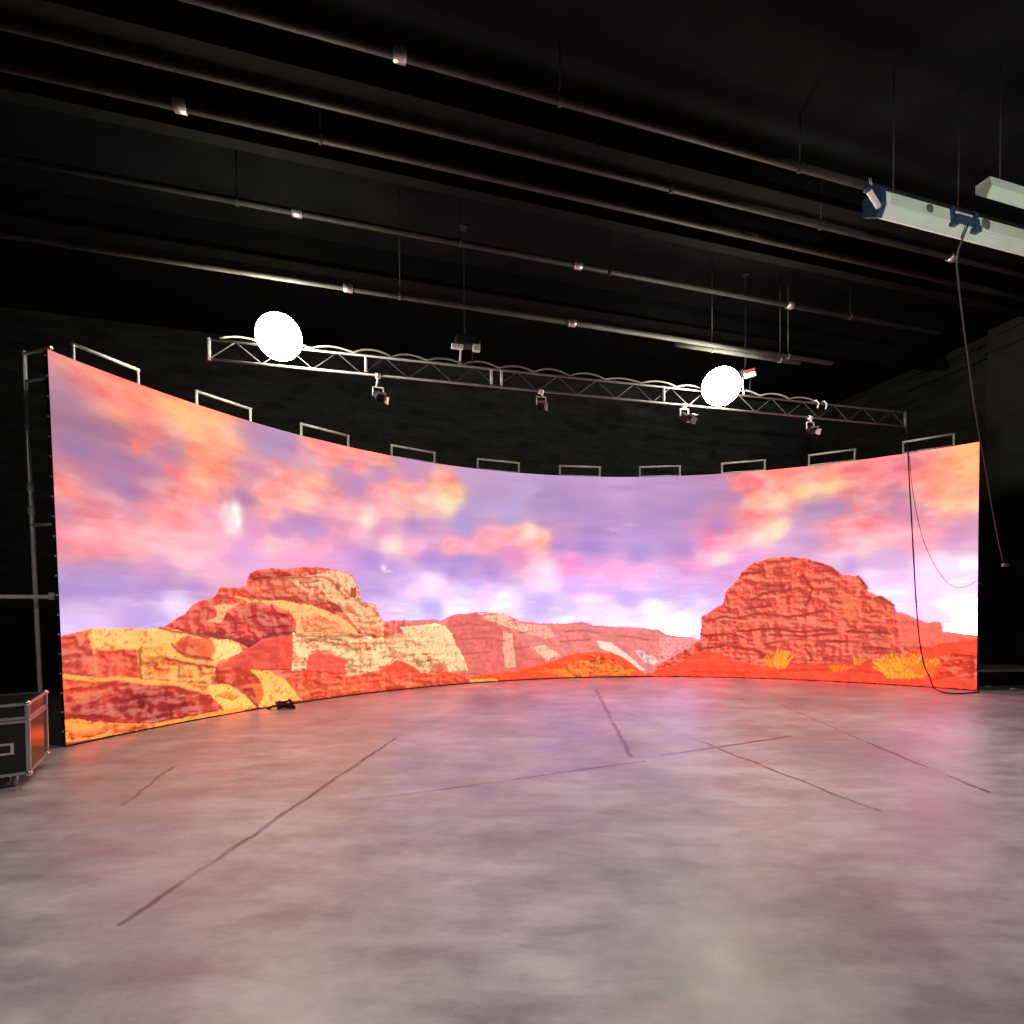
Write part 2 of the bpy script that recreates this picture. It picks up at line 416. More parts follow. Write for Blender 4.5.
def stroke(pts, col, w, amt=1.0):
    P = stl(pts); s0, t0 = P.min(0)-3*w-.05; s1, t1 = P.max(0)+3*w+.05
    c0, c1 = np.searchsorted(gs, (s0, s1)); r0, r1 = np.searchsorted(gt, (t0, t1)); sl = (slice(r0, r1), slice(c0, c1))
    a = PS[sl]; b = PT[sl]; d = np.full(a.shape, 9., np.float32)
    for (xa, ya), (xb, yb) in zip(P, P[1:]):
        L2 = (xb-xa)**2+(yb-ya)**2+1e-9
        k = np.clip(((a-xa)*(xb-xa)+(b-ya)*(yb-ya))/L2, 0, 1)
        d = np.minimum(d, np.hypot(a-xa-k*(xb-xa), b-ya-k*(yb-ya)))
    m = (np.clip(1.5-d/w, 0, 1)*amt)[..., None]
    IMG[sl] = IMG[sl]*(1-m)+np.array(col, np.float32)*m; ROCK[sl] *= 1-.85*m[..., 0]
def glow(px, py, rx, ry, col, amt=1.0):
    c = st(px, py); e = st(px+rx, py); f = st(px, py-ry)
    d = ((PS-c[0])/max(.02, abs(e[0]-c[0])))**2+((PT-c[1])/max(.02, abs(f[1]-c[1])))**2
    m = (np.exp(-d*1.2)*amt)[..., None]; IMG[:] = IMG*(1-m)+np.array(col, np.float32)*m
# rock grain: blotches plus fine pits
pits = fbm(SS*16, TT*16, 3, 1); GR = .55*fbm(SS*4, TT*5, 5, 3)+.75*pits-.5*np.clip(np.abs(fbm(SS*6, TT*9, 4, 7))*-9+.5, 0, .5)

# small wisps of bright cloud
for a in ((231, 520, 9, 12, (255, 235, 230), .8), (236, 510, 6, 11, (255, 252, 244), .95), (232, 530, 7, 5, (255, 240, 240), .7), (226, 508, 5, 7, (255, 235, 225), .6), (238, 522, 4, 8, (255, 255, 250), .9), (222, 514, 4, 6, (255, 215, 220), .7), (214, 512, 3, 4, (255, 205, 215), .5), (384, 568, 3, 4, (255, 235, 245), .9),
          (389, 571, 4, 1.5, (255, 220, 240), .8), (613, 529, 7, 1.6, (230, 175, 215), .7), (630, 525, 6, 1.5, (225, 170, 215), .7), (432, 582, 9, 5, (255, 240, 250), .7),
          (546, 573, 7, 9, (255, 235, 245), .8), (365, 520, 6, 4, (255, 240, 215), .7), (394, 546, 8, 4, (255, 240, 225), .7), (136, 446, 4, 4, (255, 120, 110), .8)):
    glow(*a)

# warm ground under everything
fill([(46, 645), (62, 645), (150, 690), (416, 672), (700, 672), (979, 676), (979, 700), (700, 690), (416, 700), (40, 770)], (240, 90, 60), 1, .1)
# far pink mesas
fill([(382, 621), (442, 620), (455, 615), (472, 613), (490, 612), (507, 614), (520, 622), (550, 624), (567, 624), (582, 622), (597, 626), (617, 627), (635, 628), (660, 630),
      (667, 635), (680, 637), (702, 640), (702, 683), (382, 695)], (242, 138, 132), 1, .08)
fill([(450, 617), (472, 613), (490, 612), (507, 622), (518, 640), (535, 655), (560, 662), (540, 676), (455, 676), (440, 640)], (240, 118, 108), 1, .10)
fill([(383, 622), (410, 622), (425, 640), (400, 642), (385, 634)], (238, 112, 96), 1, .12)
fill([(400, 628), (420, 626), (440, 624), (450, 632), (456, 645), (463, 658), (468, 671), (446, 674), (428, 668), (412, 650)], (255, 226, 168), 1, .10)
fill([(478, 614), (492, 612), (507, 614), (516, 622), (532, 630), (520, 634), (503, 626), (488, 622)], (255, 205, 165), .9, .12)
fill([(503, 632), (512, 634), (514, 652), (516, 668), (506, 670), (503, 650)], (255, 196, 165), .9)
fill([(530, 648), (545, 646), (560, 656), (548, 662)], (255, 215, 180), .9)
fill([(520, 624), (548, 626), (556, 637), (545, 640), (527, 634)], (255, 200, 170), .7)
fill([(596, 641), (611, 643), (632, 659), (646, 671), (636, 671), (621, 657), (600, 648)], (255, 230, 210), 1, .05)
fill([(634, 651), (650, 653), (659, 663), (650, 667), (640, 660)], (255, 212, 208), .9, .14)
fill([(660, 638), (700, 640), (690, 652), (670, 660), (658, 665)], (250, 168, 165), .9)
for a in (((455, 627), (470, 624), (486, 626)), ((460, 640), (485, 638), (505, 642)), ((515, 649), (528, 648)), ((462, 655), (490, 652)), ((560, 642), (590, 640)), ((565, 632), (585, 631), (600, 634)), ((618, 636), (648, 640))):
    stroke(a, (205, 90, 92), .022, .7)
# orange sand in front of them
fill([(416, 676), (440, 671), (470, 677), (520, 671), (545, 664), (560, 659), (575, 654), (597, 652), (612, 654), (620, 656), (632, 665), (645, 674), (660, 674), (700, 668), (702, 690), (416, 696)], (252, 92, 48), 1, .10)
fill([(555, 672), (575, 662), (600, 660), (625, 668), (632, 676), (560, 678)], (255, 128, 46), .7, .22)
fill([(585, 655), (605, 657), (620, 664), (600, 664)], (228, 78, 42), .5, .2)
fill([(445, 684), (470, 680), (497, 680), (500, 684), (470, 687)], (255, 190, 105), .9, .1)
# right butte
BUTTE = [(655, 668), (680, 653), (700, 641), (702, 617), (710, 612), (722, 605), (726, 592), (735, 582), (742, 572), (755, 562), (764, 560), (772, 557), (790, 557), (807, 559), (818, 562),
         (830, 565), (838, 572), (843, 575), (858, 576), (865, 584), (869, 592), (880, 596), (892, 602), (896, 612), (905, 614), (918, 620), (928, 623), (940, 623), (943, 632), (960, 634), (979, 636), (979, 693), (655, 682)]
fill(BUTTE, (242, 98, 78), 1, .13)
fill([(702, 617), (722, 606), (740, 600), (790, 610), (835, 612), (830, 628), (790, 632), (740, 630), (702, 636)], (248, 112, 92), .6, .12)
fill([(765, 560), (790, 558), (812, 562), (805, 578), (770, 580)], (236, 90, 70), .5, .12)
fill([(835, 585), (858, 578), (870, 595), (890, 604), (890, 625), (850, 630), (830, 615)], (246, 108, 78), .6, .12)
fill([(842, 590), (852, 600), (858, 620), (848, 622), (840, 605)], (255, 150, 82), .45, .1)
fill([(896, 613), (918, 621), (940, 624), (943, 632), (979, 637), (979, 648), (900, 648)], (250, 118, 95), .9, .1)
for a in (((762, 586), (785, 585)), ((752, 600), (768, 592), (790, 590)), ((705, 622), (725, 617), (745, 620)), ((738, 632), (770, 629), (800, 632), (835, 630)), ((740, 618), (760, 614), (790, 617), (822, 612)),
          ((745, 609), (770, 606)), ((768, 644), (790, 640), (840, 642), (880, 640)), ((704, 636), (730, 634), (752, 641)), ((700, 650), (725, 646), (760, 652)), ((770, 635), (800, 637), (836, 634)),
          ((815, 562), (832, 568), (838, 576)), ((858, 577), (867, 588)), ((848, 632), (890, 634)), ((880, 597), (893, 606)), ((806, 650), (812, 660)), ((726, 596), (728, 604)), ((803, 575), (812, 590), (806, 606)), ((872, 648), (900, 652)), ((742, 574), (760, 572)), ((830, 600), (842, 604)), ((690, 656), (705, 655))):
    stroke(a, (168, 48, 44), .028, .75)
for a in (((740, 622), (775, 620), (820, 624)), ((745, 638), (800, 642), (836, 638)), ((704, 630), (735, 627)), ((770, 566), (800, 563)), ((850, 640), (893, 643))):
    stroke(a, (255, 136, 112), .04, .55)
# red sand before the butte
fill([(652, 680), (655, 671), (677, 665), (695, 654), (705, 652), (716, 654), (735, 662), (760, 668), (800, 664), (850, 663), (893, 660), (915, 650), (945, 644), (979, 640), (979, 695), (652, 690)], (253, 84, 56), 1, .09)
fill([(930, 660), (955, 654), (979, 656), (979, 680), (940, 676)], (240, 72, 50), .6, .15)
for a in (((780, 672), (840, 670), (880, 674)), ((690, 672), (750, 674)), ((925, 672), (950, 662), (975, 658)), ((935, 680), (979, 670)), ((820, 666), (870, 663))):
    stroke(a, (225, 62, 44), .03, .6)
rb = random.Random(5)
def bush(px, py, w, h, n, col):
    for i in range(n):
        f = rb.uniform(-1, 1); x0 = px+f*w*.45; k = rb.uniform(.55, 1)*(1-.35*abs(f))
        c = [min(255, max(0, v+rb.uniform(-28, 24))) for v in col]
        stroke([(x0, py+rb.uniform(-1, 1)), (x0+f*w*.12, py-h*k*.5), (x0+f*w*.4, py-h*k)], c, .016, .85)
bush(906, 678, 40, 28, 70, (255, 168, 56)); bush(925, 676, 22, 18, 24, (250, 130, 55)); bush(778, 668, 20, 20, 34, (255, 165, 52)); bush(838, 671, 16, 7, 14, (255, 140, 50)); bush(856, 664, 12, 8, 8, (255, 150, 55))
bush(590, 676, 60, 10, 40, (255, 140, 50))
# left butte
fill([(160, 629), (175, 620), (187, 612), (192, 605), (215, 597), (220, 587), (232, 589), (245, 586), (250, 573), (260, 569), (290, 569), (320, 567), (335, 570), (352, 575), (358, 587), (361, 602), (375, 605),
      (383, 620), (386, 634), (420, 648), (440, 676), (416, 692), (290, 705), (150, 690)], (242, 100, 76), 1, .14)
fill([(250, 573), (262, 570), (290, 569), (291, 577), (268, 579), (252, 580)], (222, 78, 62), 1, .14)
fill([(295, 569), (320, 567), (324, 575), (300, 577)], (228, 96, 70), .8, .16)
fill([(252, 580), (283, 577), (300, 585), (312, 598), (290, 598), (248, 598)], (246, 112, 84), 1, .14)
fill([(284, 577), (325, 574), (326, 570), (337, 571), (352, 576), (358, 590), (361, 603), (375, 606), (383, 622), (384, 637), (362, 635), (352, 622), (335, 608), (312, 600), (300, 590)], (255, 196, 138), 1, .14)
fill([(298, 590), (322, 594), (338, 606), (320, 604), (300, 598)], (250, 140, 98), .8, .16)
fill([(336, 573), (352, 577), (357, 590), (348, 592), (340, 583)], (255, 214, 165), .8, .1)
fill([(350, 587), (356, 588), (356, 598), (351, 597)], (180, 72, 52), .9)
fill([(362, 626), (380, 628), (383, 637), (364, 635)], (246, 130, 84), .8, .14)
fill([(326, 600), (340, 606), (345, 614), (334, 611)], (185, 62, 50), .9)
fill([(344, 604), (352, 606), (358, 616), (350, 614)], (228, 110, 74), .8)
fill([(235, 597), (260, 599), (285, 601), (315, 607), (340, 617), (352, 626), (359, 635), (330, 636), (296, 635), (296, 622), (288, 612), (272, 605), (248, 604)], (255, 200, 124), 1, .10)
fill([(300, 618), (320, 616), (338, 624), (346, 634), (305, 633)], (255, 146, 98), .8, .12)
fill([(185, 617), (197, 606), (215, 607), (221, 620), (214, 634), (190, 634), (172, 628)], (240, 96, 76), 1, .12)
fill([(214, 606), (240, 604), (228, 611), (221, 624), (208, 622), (218, 617)], (255, 196, 134), 1, .08)
fill([(216, 633), (222, 622), (228, 611), (245, 605), (272, 606), (287, 614), (295, 627), (293, 634), (270, 636), (255, 642), (235, 640)], (226, 84, 74), 1, .20)
fill([(238, 642), (256, 643), (270, 637), (262, 644), (248, 648)], (142, 56, 66), .9)
stroke([(205, 634), (235, 641), (255, 643), (270, 636), (294, 634)], (150, 55, 60), .035, .85)
fill([(262, 640), (292, 636), (294, 671), (240, 672), (222, 667)], (242, 90, 72), 1, .10)
fill([(293, 634), (330, 636), (362, 637), (400, 640), (425, 646), (440, 660), (445, 674), (420, 676), (397, 662), (378, 672), (346, 678), (345, 660), (318, 652), (309, 656), (306, 671), (292, 673)], (255, 216, 150), 1, .16)
fill([(352, 642), (368, 644), (372, 652), (356, 650)], (255, 170, 110), .7, .2)
fill([(386, 636), (405, 634), (425, 645), (400, 646)], (255, 205, 150), .7, .16)
fill([(309, 656), (318, 652), (345, 659), (347, 676), (306, 672)], (246, 98, 78), 1, .10)
fill([(378, 674), (397, 660), (416, 669), (424, 678), (400, 684)], (240, 86, 62), 1, .10)
fill([(428, 674), (434, 664), (445, 662), (450, 674)], (240, 110, 85), .8)
fill([(222, 668), (250, 671), (285, 680), (292, 672), (346, 677), (380, 673), (430, 674), (470, 678), (470, 690), (300, 710), (285, 700)], (246, 92, 62), 1, .11)
for a in ((300, 689, 12, 3), (336, 690, 14, 2.5), (352, 690, 10, 2), (385, 685, 14, 2), (410, 684, 9, 1.5), (305, 694, 8, 2)): glow(*a, (255, 165, 88), .75)
# left foreground boulders
fill([(50, 641), (75, 632), (87, 629), (135, 630), (175, 629), (195, 635), (204, 639), (230, 641), (240, 645), (243, 652), (228, 661), (219, 664), (215, 670), (211, 688), (140, 684), (50, 680)], (255, 192, 98), 1, .10)
fill([(88, 630), (135, 631), (172, 630), (190, 637), (170, 644), (137, 648), (96, 650)], (255, 212, 122), .8, .08)
fill([(140, 652), (165, 658), (214, 666), (211, 686), (141, 680)], (255, 166, 84), .8, .16)
fill([(155, 662), (172, 660), (170, 678), (152, 676)], (250, 120, 66), .5, .2)
fill([(50, 641), (75, 633), (88, 632), (91, 650), (97, 679), (50, 674)], (236, 98, 80), 1, .14)
fill([(76, 634), (86, 632), (82, 645), (79, 648)], (255, 150, 110), .7)
fill([(94, 652), (137, 650), (140, 680), (97, 679)], (240, 88, 64), 1, .13)
fill([(174, 646), (181, 639), (190, 637), (212, 640), (216, 652), (211, 660), (190, 657), (176, 652)], (242, 104, 68), 1, .13)
fill([(190, 640), (212, 641), (215, 652), (208, 658), (196, 652)], (248, 122, 74), .7, .1)
fill([(214, 640), (230, 641), (242, 648), (240, 654), (226, 661), (214, 660), (217, 652)], (255, 226, 142), 1, .06)
fill([(216, 669), (225, 665), (245, 655), (262, 640), (250, 671), (232, 670)], (242, 92, 72), .7, .1)
fill([(50, 674), (95, 680), (120, 678), (140, 682), (175, 684), (206, 694), (224, 711), (150, 726), (50, 724)], (226, 80, 62), 1, .16)
fill([(50, 675), (95, 681), (100, 692), (80, 702), (50, 706)], (246, 98, 62), .9, .14)
fill([(110, 700), (130, 690), (160, 690), (185, 700), (190, 712), (150, 722), (115, 718)], (170, 52, 62), .65, .2)
fill([(70, 710), (95, 700), (120, 704), (120, 720), (72, 720)], (196, 66, 70), .6, .16)
stroke([(68, 708), (85, 698), (110, 690)], (246, 130, 90), .03, .7)
stroke([(50, 675), (95, 681), (120, 679), (140, 683), (158, 684), (180, 686), (206, 693)], (255, 200, 100), .035, .9)
stroke([(95, 652), (97, 678)], (255, 140, 95), .03, .6)
fill([(205, 690), (212, 686), (225, 685), (247, 697), (257, 709), (225, 714), (222, 708)], (255, 216, 108), 1, .07)
fill([(216, 696), (226, 692), (240, 697), (232, 702)], (252, 150, 66), .8, .1)
fill([(50, 720), (90, 722), (112, 725), (150, 725), (162, 724), (188, 718), (240, 708), (250, 716), (50, 748)], (255, 176, 78), 1, .09)
fill([(70, 732), (82, 730), (105, 728), (118, 729), (100, 736), (72, 742)], (252, 112, 58), .8, .14)
fill([(105, 726), (160, 726), (140, 733), (110, 736)], (246, 110, 60), .6, .2)
fill([(214, 682), (216, 671), (226, 669), (245, 669), (270, 673), (280, 690), (290, 702), (258, 709), (247, 696), (230, 685)], (236, 88, 60), 1, .12)
fill([(250, 670), (270, 672), (286, 681), (302, 701), (258, 709), (264, 695), (262, 683)], (255, 208, 106), 1, .07)
fill([(252, 686), (262, 684), (264, 696), (258, 705)], (255, 140, 66), .7, .1)
for a in (((216, 669), (218, 683)), ((140, 650), (141, 680)), ((172, 645), (185, 657), (213, 661)), ((160, 629), (190, 634), (205, 637)), ((165, 660), (214, 668)), ((247, 697), (258, 709))): stroke(a, (150, 56, 44), .02, .65)
for a in (((252, 581), (285, 578), (320, 577)), ((262, 590), (290, 588)), ((248, 599), (290, 600), (320, 605)), ((300, 583), (318, 582)), ((296, 636), (330, 637), (362, 637)), ((330, 580), (345, 596)), ((310, 640), (340, 645)), ((300, 583), (306, 588), (318, 587))): stroke(a, (178, 66, 50), .02, .6)
# relief: ledges, cracks and pitting of the stone, lit from the upper right in the picture
def ridge(x, y, o, k): 
    t = 0; a = 1; n = 0
    for i in range(o):
        t = t+a*(1-np.abs(2*vnoise(x*2**i+11*i, y*2**i+5*i, k+i)-1)); n += a; a *= .55
    return t/n
hh = ridge(SS*3.4+2*ws, TT*4.4+2*wt, 4, 1)+.22*ridge(SS*1.3, TT*9+4*wt, 3, 3)+.10*ridge(SS*7, TT*7, 3, 2)
sh = (hh-np.roll(np.roll(hh, -2, 1), -2, 0))*2.6
for ax in (0, 1): sh = (np.roll(sh, 1, ax)+2*sh+np.roll(sh, -1, ax))/4
crack = np.exp(-(np.abs(fbm(SS*1.7+2*ws, TT*6+3*wt, 4, 6))/.016)**2)*.26+np.exp(-(np.abs(fbm(SS*5+3*ws, TT*4, 4, 2))/.014)**2)*.14
rk = np.clip(ROCK, 0, 1.25)
k_ = np.clip(1+rk*(np.clip(sh, -.20, .24)-crack*.9), .45, 1.35)[..., None]
IMG = np.where(k_ > 1, IMG+(255-IMG)*(k_-1)*np.array([1.0, .85, .60], np.float32), IMG*(1-(1-k_)*np.array([.55, 1.05, .95], np.float32)))
# speckle on the sun-bleached stone
sp = (fbm(SS*22, TT*22, 2, 4) > .2) & (IMG[..., 0]-IMG[..., 2] > 60) & (IMG[..., 1] > 150) & (TT < 2.4)
IMG[sp] *= np.array([.9, .74, .66], np.float32)
IMG = np.clip(IMG, 0, 255)/255.0
LIN = np.where(IMG <= .04045, IMG/12.92, ((IMG+.055)/1.055)**2.4).astype(np.float32)

# ------------------------------------------------------------------ the LED wall
led = thing('led_wall', 'huge curved LED video wall showing a red desert under pink sunset clouds', 'LED wall', drum((TH0+TH1)/2, 0))
loc = led.location
LIN = LIN+420*np.maximum(0, LIN-.85)**2.5          # the camera clips the brightest LEDs: they give off more than white
ths = TH0+gs/AR
co = np.empty((NT, NS, 3), np.float32)
TH = (TH0+(SS+lean(SS, TT))/AR)
co[..., 0] = AX+AR*np.sin(TH)-loc.x; co[..., 1] = AY+AR*np.cos(TH)-loc.y; co[..., 2] = gt[:, None]*(SH-.035)/SH+.02
idx = np.arange(NS*NT, dtype=np.int32).reshape(NT, NS)
quads = np.stack([idx[:-1, :-1], idx[:-1, 1:], idx[1:, 1:], idx[1:, :-1]], -1).reshape(-1)
me = bpy.data.meshes.new('display_screen'); nq = len(quads)//4
me.vertices.add(NS*NT); me.vertices.foreach_set('co', co.reshape(-1))
me.loops.add(nq*4); me.loops.foreach_set('vertex_index', quads)
me.polygons.add(nq); me.polygons.foreach_set('loop_start', np.arange(0, nq*4, 4, dtype=np.int32))
me.update(calc_edges=True)
at = me.color_attributes.new('picture', 'FLOAT_COLOR', 'POINT')
at.data.foreach_set('color', np.concatenate([LIN, np.ones((NT, NS, 1), np.float32)], -1).reshape(-1))
pm = bpy.data.materials.new('LED picture'); pm.use_nodes = True; nt = pm.node_tree; b = nt.nodes['Principled BSDF']
an = nt.nodes.new('ShaderNodeAttribute'); an.attribute_name = 'picture'
b.inputs['Base Color'].default_value = (.01, .01, .01, 1); b.inputs['Roughness'].default_value = .6; b.inputs['Specular IOR Level'].default_value = .1
nt.links.new(an.outputs['Color'], b.inputs['Emission Color']); b.inputs['Emission Strength'].default_value = 1.0
me.materials.append(pm)
scr = bpy.data.objects.new('display_screen', me); COL.objects.link(scr); scr.parent = led
scr['label'] = 'glowing screen face with red rocks and pink clouds'

def arc_strip(r0, r1, z0, z1, ta=TH0, tb=TH1, n=90):
    bm = new(); rings = []
    for i in range(n+1):
        th = ta+(tb-ta)*i/n
        rings.append([bm.verts.new(drum(th+float(lean(AR*(th-TH0), z))/AR, z, r)) for r, z in ((r0, z0), (r1, z0), (r1, z1), (r0, z1))])
    for A, B in zip(rings, rings[1:]):
        for k in range(4): bm.faces.new((A[k], A[(k+1) % 4], B[(k+1) % 4], B[k]))
    bm.faces.new(rings[0]); bm.faces.new(rings[-1][::-1]); return bm
obj('cabinet_back', arc_strip(AR+.008, AR+.075, .012, SH-.01), 'black', led, 'black backs of the LED tiles', world=True)
obj('bottom_rail', arc_strip(AR-.008, AR+.10, 0, .011), 'black', led, world=True)
obj('base_box', arc_strip(AR+.085, AR+.40, .0, .62, TH0, TH0+.06, 6), 'skirt', led, 'black box at the foot of the left end', world=True)
for i in range(20):       # tile locks down the left end
    p = drum(TH0+float(lean(0, .2+i*.248))/AR, .2+i*.248, AR+.03); q = V((-math.cos(TH0), math.sin(TH0), 0))
    bm = tube(new(), [p-q*.005, p+q*.02], .016, 8); obj('tile_lock', bm, 'alu', led, world=True)

# ------------------------------------------------------------------ steel frames standing behind it
FG = 'steel support frames behind the LED wall'
def make_frame(label):
    """local x along the wall, local y away from the picture, origin on the floor at the tile backs"""
    t = thing('support_frame', label, 'support frame', group=FG)
    h, w, d, r = 5.30, .51, .17, .024
    for s in (-1, 1):
        obj('post', tube(new(), [(s*w, d, 0), (s*w, d, h)], r, 10), 'steel', t)
        obj('foot_plate', box(new(), (s*w, d, .012), (.16, .16, .024), bev=.004), 'steel', t)
    obj('top_rail', tube(new(), [(-w-.024, d, h), (w+.024, d, h)], r, 10), 'steel', t)
    for z in (5.06, 4.1, 3.1, 2.1, 1.1): obj('rung', tube(new(), [(-w, d, z), (w, d, z)], .02, 8), 'steel', t)
    for z in (4.7, 2.6, .6):
        for s in (-1, 1): obj('standoff', tube(new(), [(s*w, d, z), (s*w, .004, z)], .018, 8), 'steel', t)
    return t
hoops = [(75, 142), (197, 253), (301, 350), (391, 436), (477, 520), (559, 601), (639, 681), (721, 766), (808, 856), (902, 955)]
where = ['leftmost steel support frame standing up behind the tall left end of the LED wall',
 'second steel support frame from the left, behind the LED wall below the left floodlight',
 'third steel support frame from the left rising behind the LED wall',
 'fourth steel support frame from the left rising behind the LED wall',
 'fifth steel support frame from the left, left of the middle of the LED wall',
 'sixth steel support frame from the left, at the lowest dip of the LED wall edge',
 'fourth steel support frame from the right rising behind the LED wall',
 'third steel support frame from the right, below the right floodlight',
 'second steel support frame from the right rising behind the LED wall',
 'rightmost steel support frame, beside the black cable over the LED wall']
proto = None
for (a, c), lb in zip(hoops, where):
    ta = theta(at_drum(a, 470, AR+.25)); tb = theta(at_drum(c, 470, AR+.25)); th = (ta+tb)/2
    o = make_frame(lb) if proto is None else copy_tree(proto)
    if proto is None: proto = o
    p = drum(th, 0, AR+.08); o.location = p; o.rotation_euler = (0, 0, -th); o['label'] = lb; o.scale = ((tb-ta)*(AR+.25)/1.07, 1, 1)
    print('frame', a, 'width', round((tb-ta)*(AR+.25), 2))
# end frame, seen side-on past the left edge
p = drum(TH0+.003, 0, AR)
e = thing('end_frame', 'tall steel ladder frame edge-on at the left end of the LED wall', 'support frame', p, -TH0)
pl = lambda y, z: (.015, y, z)
pk = lambda z: .47+.18*z/5.12        # out of plumb like the tiles
obj('post', tube(new(), [pl(pk(0), 0), pl(pk(5.12), 5.12)], .026, 10), 'steel', e)
for z in (5.08, 4.72, 2.86): obj('rung', tube(new(), [pl(pk(z), z), pl(.08, z-.02)], .02, 8), 'steel', e)
for z in (3.35, 3.05): obj('collar', tube(new(), [pl(pk(z-.05), z-.05), pl(pk(z+.05), z+.05)], .036, 10), 'steel', e)
obj('foot_plate', box(new(), (.015, .47, .012), (.14, .14, .024), bev=.004), 'steel', e)
# brace pipe running off to the left
a = at_y(52, 597, 6.43); c = a+V((-3.2, -.62, .04))
e = thing('brace_pipe', 'grey horizontal brace pipe with pale end clamp left of the LED wall', 'pipe', a)
obj('pipe', tube(new(), [a, c], .028, 10), 'steel', e, world=True)
bm = tube(new(), [a+V((.0, 0, -.035)), a+V((0, 0, .055))], .036, 12); obj('end_clamp', bm, 'white', e, 'pale clamp', world=True)
obj('upright', tube(new(), [V((c.x, c.y, 0)), V((c.x, c.y, 2.3))], .03, 10), 'steel', e, world=True)
obj('base_plate', box(new(), (c.x, c.y, .01), (.4, .4, .02)), 'steel', e, world=True)

# ------------------------------------------------------------------ lighting truss
TZ = 5.62
L0 = at_z(209, 359, TZ); L1 = at_z(905, 426.5, TZ)
td = (L1-L0).normalized(); tn = V((-td.y, td.x, 0)); tl = (L1-L0).length
print('truss', L0, L1, tl, 'heading', math.degrees(math.atan2(td.y, td.x)), 'need', 15.4)
tr = thing('lighting_truss', 'long flat aluminium ladder truss hung above the LED wall', 'truss', (L0+L1)/2)
TB = .30     # a flat ladder truss: two chords and zigzag lacing
def tp(k, y, z): return L0+td*k+tn*y+V((0, 0, z))     # k metres along, y back, z up
for z in (0, TB): obj('chord', tube(new(), [tp(0, 0, z), tp(tl, 0, z)], .019, 10), 'truss', tr, world=True)
nseg = 36; stp = tl/nseg
def lace(fn):
    bm = new()
    for i in range(nseg):
        a, c = fn(i*stp, i % 2), fn((i+1)*stp, (i+1) % 2); tube(bm, [a, c], .010, 6, False)
    return bm
for fn in (lambda k, s: tp(k, 0, TB*s),):
    obj('lacing', lace(fn), 'lacing', tr, world=True)
for k in (0, tl):
    bm = tube(new(), [tp(k, 0, -.02), tp(k, 0, TB+.02)], .03, 8)
    obj('end_frame', bm, 'truss', tr, world=True)
def along(px):       # metres along the truss under a sighting
    lo, hi = 0.0, tl
    for _ in range(40):
        m_ = (lo+hi)/2; q = tp(m_, 0, .1)-CAM
        cp, sp = math.cos(PITCH), math.sin(PITCH); x = CX+F*q.x/(cp*q.y+sp*q.z)
        if x < px: lo = m_
        else: hi = m_
    return lo
for px in (368, 493, 503, 905-240):
    k = along(px); bm = tube(new(), [tp(k, -.02, .03), tp(k, -.02, TB-.02)], .022, 8); obj('joint_pin', bm, 'steel', tr, 'pale joint bracket', world=True)
# cable draped in shallow loops along the top
pts = []; k = .15; kend = along(792)
while k < kend:
    w = .60+random.uniform(-.06, .1); h = random.uniform(.05, .085)
    for j in range(8):
        f = j/8; pts.append(tp(k+w*f, .012*math.sin(k*5), TB+.036+h*math.sin(math.pi*f)**.8))
    k += w+.05
    pts.append(tp(k-.03, 0, TB+.035))
tag(obj('draped_cable', tube(new(), pts, .015, 8), 'cable', world=True), 'grey cable lashed in shallow loops along the top of the truss', 'cable')

# ------------------------------------------------------------------ floodlights on the truss
def aim(d):       # rotation whose local z points along d
    d = V(d).normalized(); return d.to_track_quat('Z', 'Y').to_matrix().to_4x4()
def make_flood(px, py, rad, label):
    """a floodlight on the front of the truss, its lens swollen to a globe of glare"""
    c = at_plane(px, py, tn, L0.dot(tn)-rad-.10)
    t = thing('floodlight', label, 'floodlight', c, group='floodlights on the truss')
    R = aim((CAM-c).normalized()*.6+V((0, 0, 1)))          # cap tilted up and away
    R = aim(V((tn.x, tn.y, .35)))                          # cap towards the truss
    sph = [(rad*math.sin(f), -rad*math.cos(f)) for f in [i*math.pi/24 for i in range(0, 20)]]  # globe takes the spread of the glare, wider than the lamp itself
    obj('lens', lathe(new(), sph, 40, R), 'lens', t, 'warm white globe lens enlarged to the size of its glare')
    rc, zc = sph[-1]
    obj('housing', lathe(new(), [(rc+.012, zc-.03), (rc+.012, zc+.02), (rc*.8, zc+.06), (rc*.5, zc+.085), (0, zc+.09)], 32, R), 'black', t, 'black lamp cap')
    k = (c-L0).dot(td); a = L0+td*k-c+tn*(-.04)            # lower front chord, seen from the lamp
    back = R @ V((0, 0, zc+.085))
    obj('yoke', tube(new(), [back, back.lerp(a+V((0, 0, TB)), .6), a+V((0, 0, TB))], .016, 8), 'steel', t)
    obj('truss_clamp', box(new(), a+V((0, 0, TB)), (.06, .06, .08), bev=.01), 'black', t)
    return t
make_flood(279, 337, .325, 'dazzling round floodlight at the left end of the truss')
make_flood(721, 386.5, .335, 'dazzling round floodlight on the right part of the truss')

